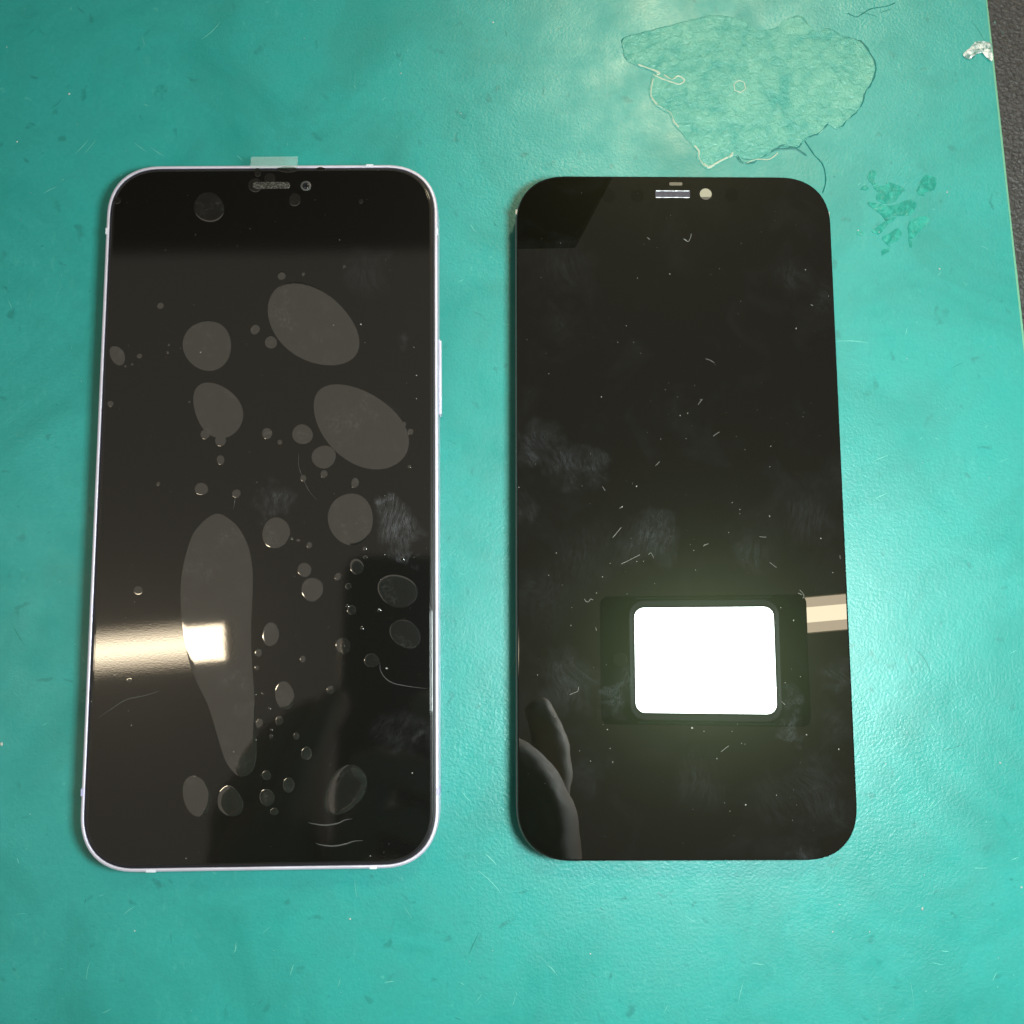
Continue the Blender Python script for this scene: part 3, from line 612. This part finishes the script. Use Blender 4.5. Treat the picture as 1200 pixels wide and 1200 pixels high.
# ---- the photographer's phone, lens at the camera
CM_ = cam.matrix_world
M_PB, b, t = mat('dark_blue_back', (.006,.009,.014), .22)
M_PS, b, t = mat('steel_side', (.62,.58,.50), .2, metal=1)
T = bpy.data.objects.new('camera_phone', None); COL.objects.link(T); T.matrix_world = CM_
tag(T, 'dark phone held over the table that takes the picture', 'smartphone')
x0, x1, y0, y1 = -.0715, .0075, -.112, .046
ctr = ((x0+x1)/2, (y0+y1)/2); w_, h_ = x1-x0, y1-y0
rr_ = lambda i, r=.011: [(ctr[0]+x, ctr[1]+y) for x, y in rrect(w_-2*i, h_-2*i, r-i, 8)]
bm = bmesh.new(); loft(bm, [ring(rr_(.0005), .0045), ring(rr_(.0005), .0115)]); obj('back', bm, M_PB, T)
bm = bmesh.new(); loft(bm, [ring(rr_(.0014), .0043), ring(rr_(.0004), .0050), ring(rr_(0), .0062), ring(rr_(0), .0108), ring(rr_(.0004), .0112)], False, False); obj('side_frame', bm, M_PS, T)
M_RING, b, t = mat('camera_ring', (.05,.05,.06), .2, metal=.8)
bm = bmesh.new(); loft(bm, [[(r_*math.cos(a*math.pi/12), r_*math.sin(a*math.pi/12), z) for a in range(24)] for r_, z in ((.0068,.0044),(.0068,.0028),(.0055,.0026),(.005,.0034))], False, True); obj('lens', bm, M_RING, T)
bm = bmesh.new(); loft(bm, [[(-.018+r_*math.cos(a*math.pi/12), .012+r_*math.sin(a*math.pi/12), z) for a in range(24)] for r_, z in ((.0068,.0044),(.0068,.0028),(.0055,.0026),(.005,.0034))], False, True); obj('lens', bm, M_RING, T)

# ---- two hands holding it
M_SKIN, b, t = mat('skin', (.46,.31,.25), .36, spec=.9)
tc = t.add('ShaderNodeTexCoord').outputs['Object']
t.link(t.bump(t.noise(tc, 900, 4, .65), .6, .0008), b.inputs['Normal'])
b.inputs['Subsurface Weight'].default_value = .0
def hand(chains, root_r, label):
    """chains: lists of (x,y,z,r) in mm about the lens, the first of every chain after the first hangs on a vertex index of chain 0"""
    vs, es, rad = [], [], []
    for ci, (at, ch) in enumerate(chains):
        prev = at
        for (x, y, z, r_) in ch:
            vs.append(Vector((x, y, z))*MM); rad.append(r_*MM)
            i = len(vs)-1
            if prev is not None: es.append((prev, i))
            prev = i
    me = bpy.data.meshes.new('hand'); me.from_pydata([v*100 for v in vs], es, []); me.update()
    o = bpy.data.objects.new('hand', me); COL.objects.link(o); o.scale = (.01,)*3; o.location = (0,0,H-.022)
    md = o.modifiers.new('skin', 'SKIN'); md.use_smooth_shade = True
    sv = me.skin_vertices[0].data
    for i, r_ in enumerate(rad): sv[i].radius = (r_*100, r_*100); sv[i].use_root = (i == 0)
    s = o.modifiers.new('sub', 'SUBSURF'); s.levels = 3; s.render_levels = 3
    for sz, st in ((1.3,.34),(.35,.07)):
        tx = bpy.data.textures.new('skin_relief', 'CLOUDS'); tx.noise_scale = sz; tx.noise_depth = 2
        dm = o.modifiers.new('relief', 'DISPLACE'); dm.texture = tx; dm.strength = st; dm.mid_level = .5; dm.texture_coords = 'LOCAL'
    me.materials.append(M_SKIN); tag(o, label, 'hand'); return o
hand([(None, [(44,-330,-6,33),(30,-220,-4,29),(17,-150,-3,27),(14,-110,-2,27),(11,-82,-3,22)]),
      (4, [(18,-68,4,10),(24,-52,10,9),(22,-36,13,8),(15,-20,13,6.5)]),
      (4, [(21,-60,-10,12.5),(6,-42,-12,8.8),(-20,-27,-10,8.5),(-36,-20,-8,7)]),
      (4, [(-2,-64,-10,9.5),(-22,-52,-13,8.5),(-44,-46,-11,7.5),(-60,-46,-7,6.5)]),
      (4, [(-10,-78,-9,9.5),(-28,-70,-12,8.5),(-46,-66,-10,7.5),(-60,-66,-7,6.5)]),
      (3, [(-14,-98,-8,8.5),(-30,-92,-10,7.5),(-46,-88,-8,6.5),(-58,-88,-6,5.5)])], 0, 'right hand gripping the picture-taking phone, seen mirrored in the panel')
hand([(None, [(-170,-330,-8,36),(-138,-210,-6,30),(-116,-150,-4,27),(-98,-110,-3,27),(-88,-84,-2,24)]),
      (3, [(-70,-98,-6,12),(-60,-80,-9,10),(-50,-60,-9,8.5),(-44,-46,-8,7)]),
      (4, [(-84,-52,2,9.5),(-78,-36,4,8.5),(-72,-24,5,7.5),(-66,-16,10,6.5)]),
      (4, [(-96,-62,6,9.5),(-94,-40,10,8.5),(-86,-28,14,7.5),(-76,-22,16,6.5)]),
      (4, [(-104,-72,8,9.5),(-106,-50,13,8.5),(-98,-36,17,7.5),(-84,-32,18,6.5)]),
      (3, [(-114,-86,8,8.5),(-116,-66,13,7.5),(-110,-54,17,6.5),(-98,-48,18,5.5)])], 0, 'left hand steadying the picture-taking phone, a dark shape in the filmed screen')
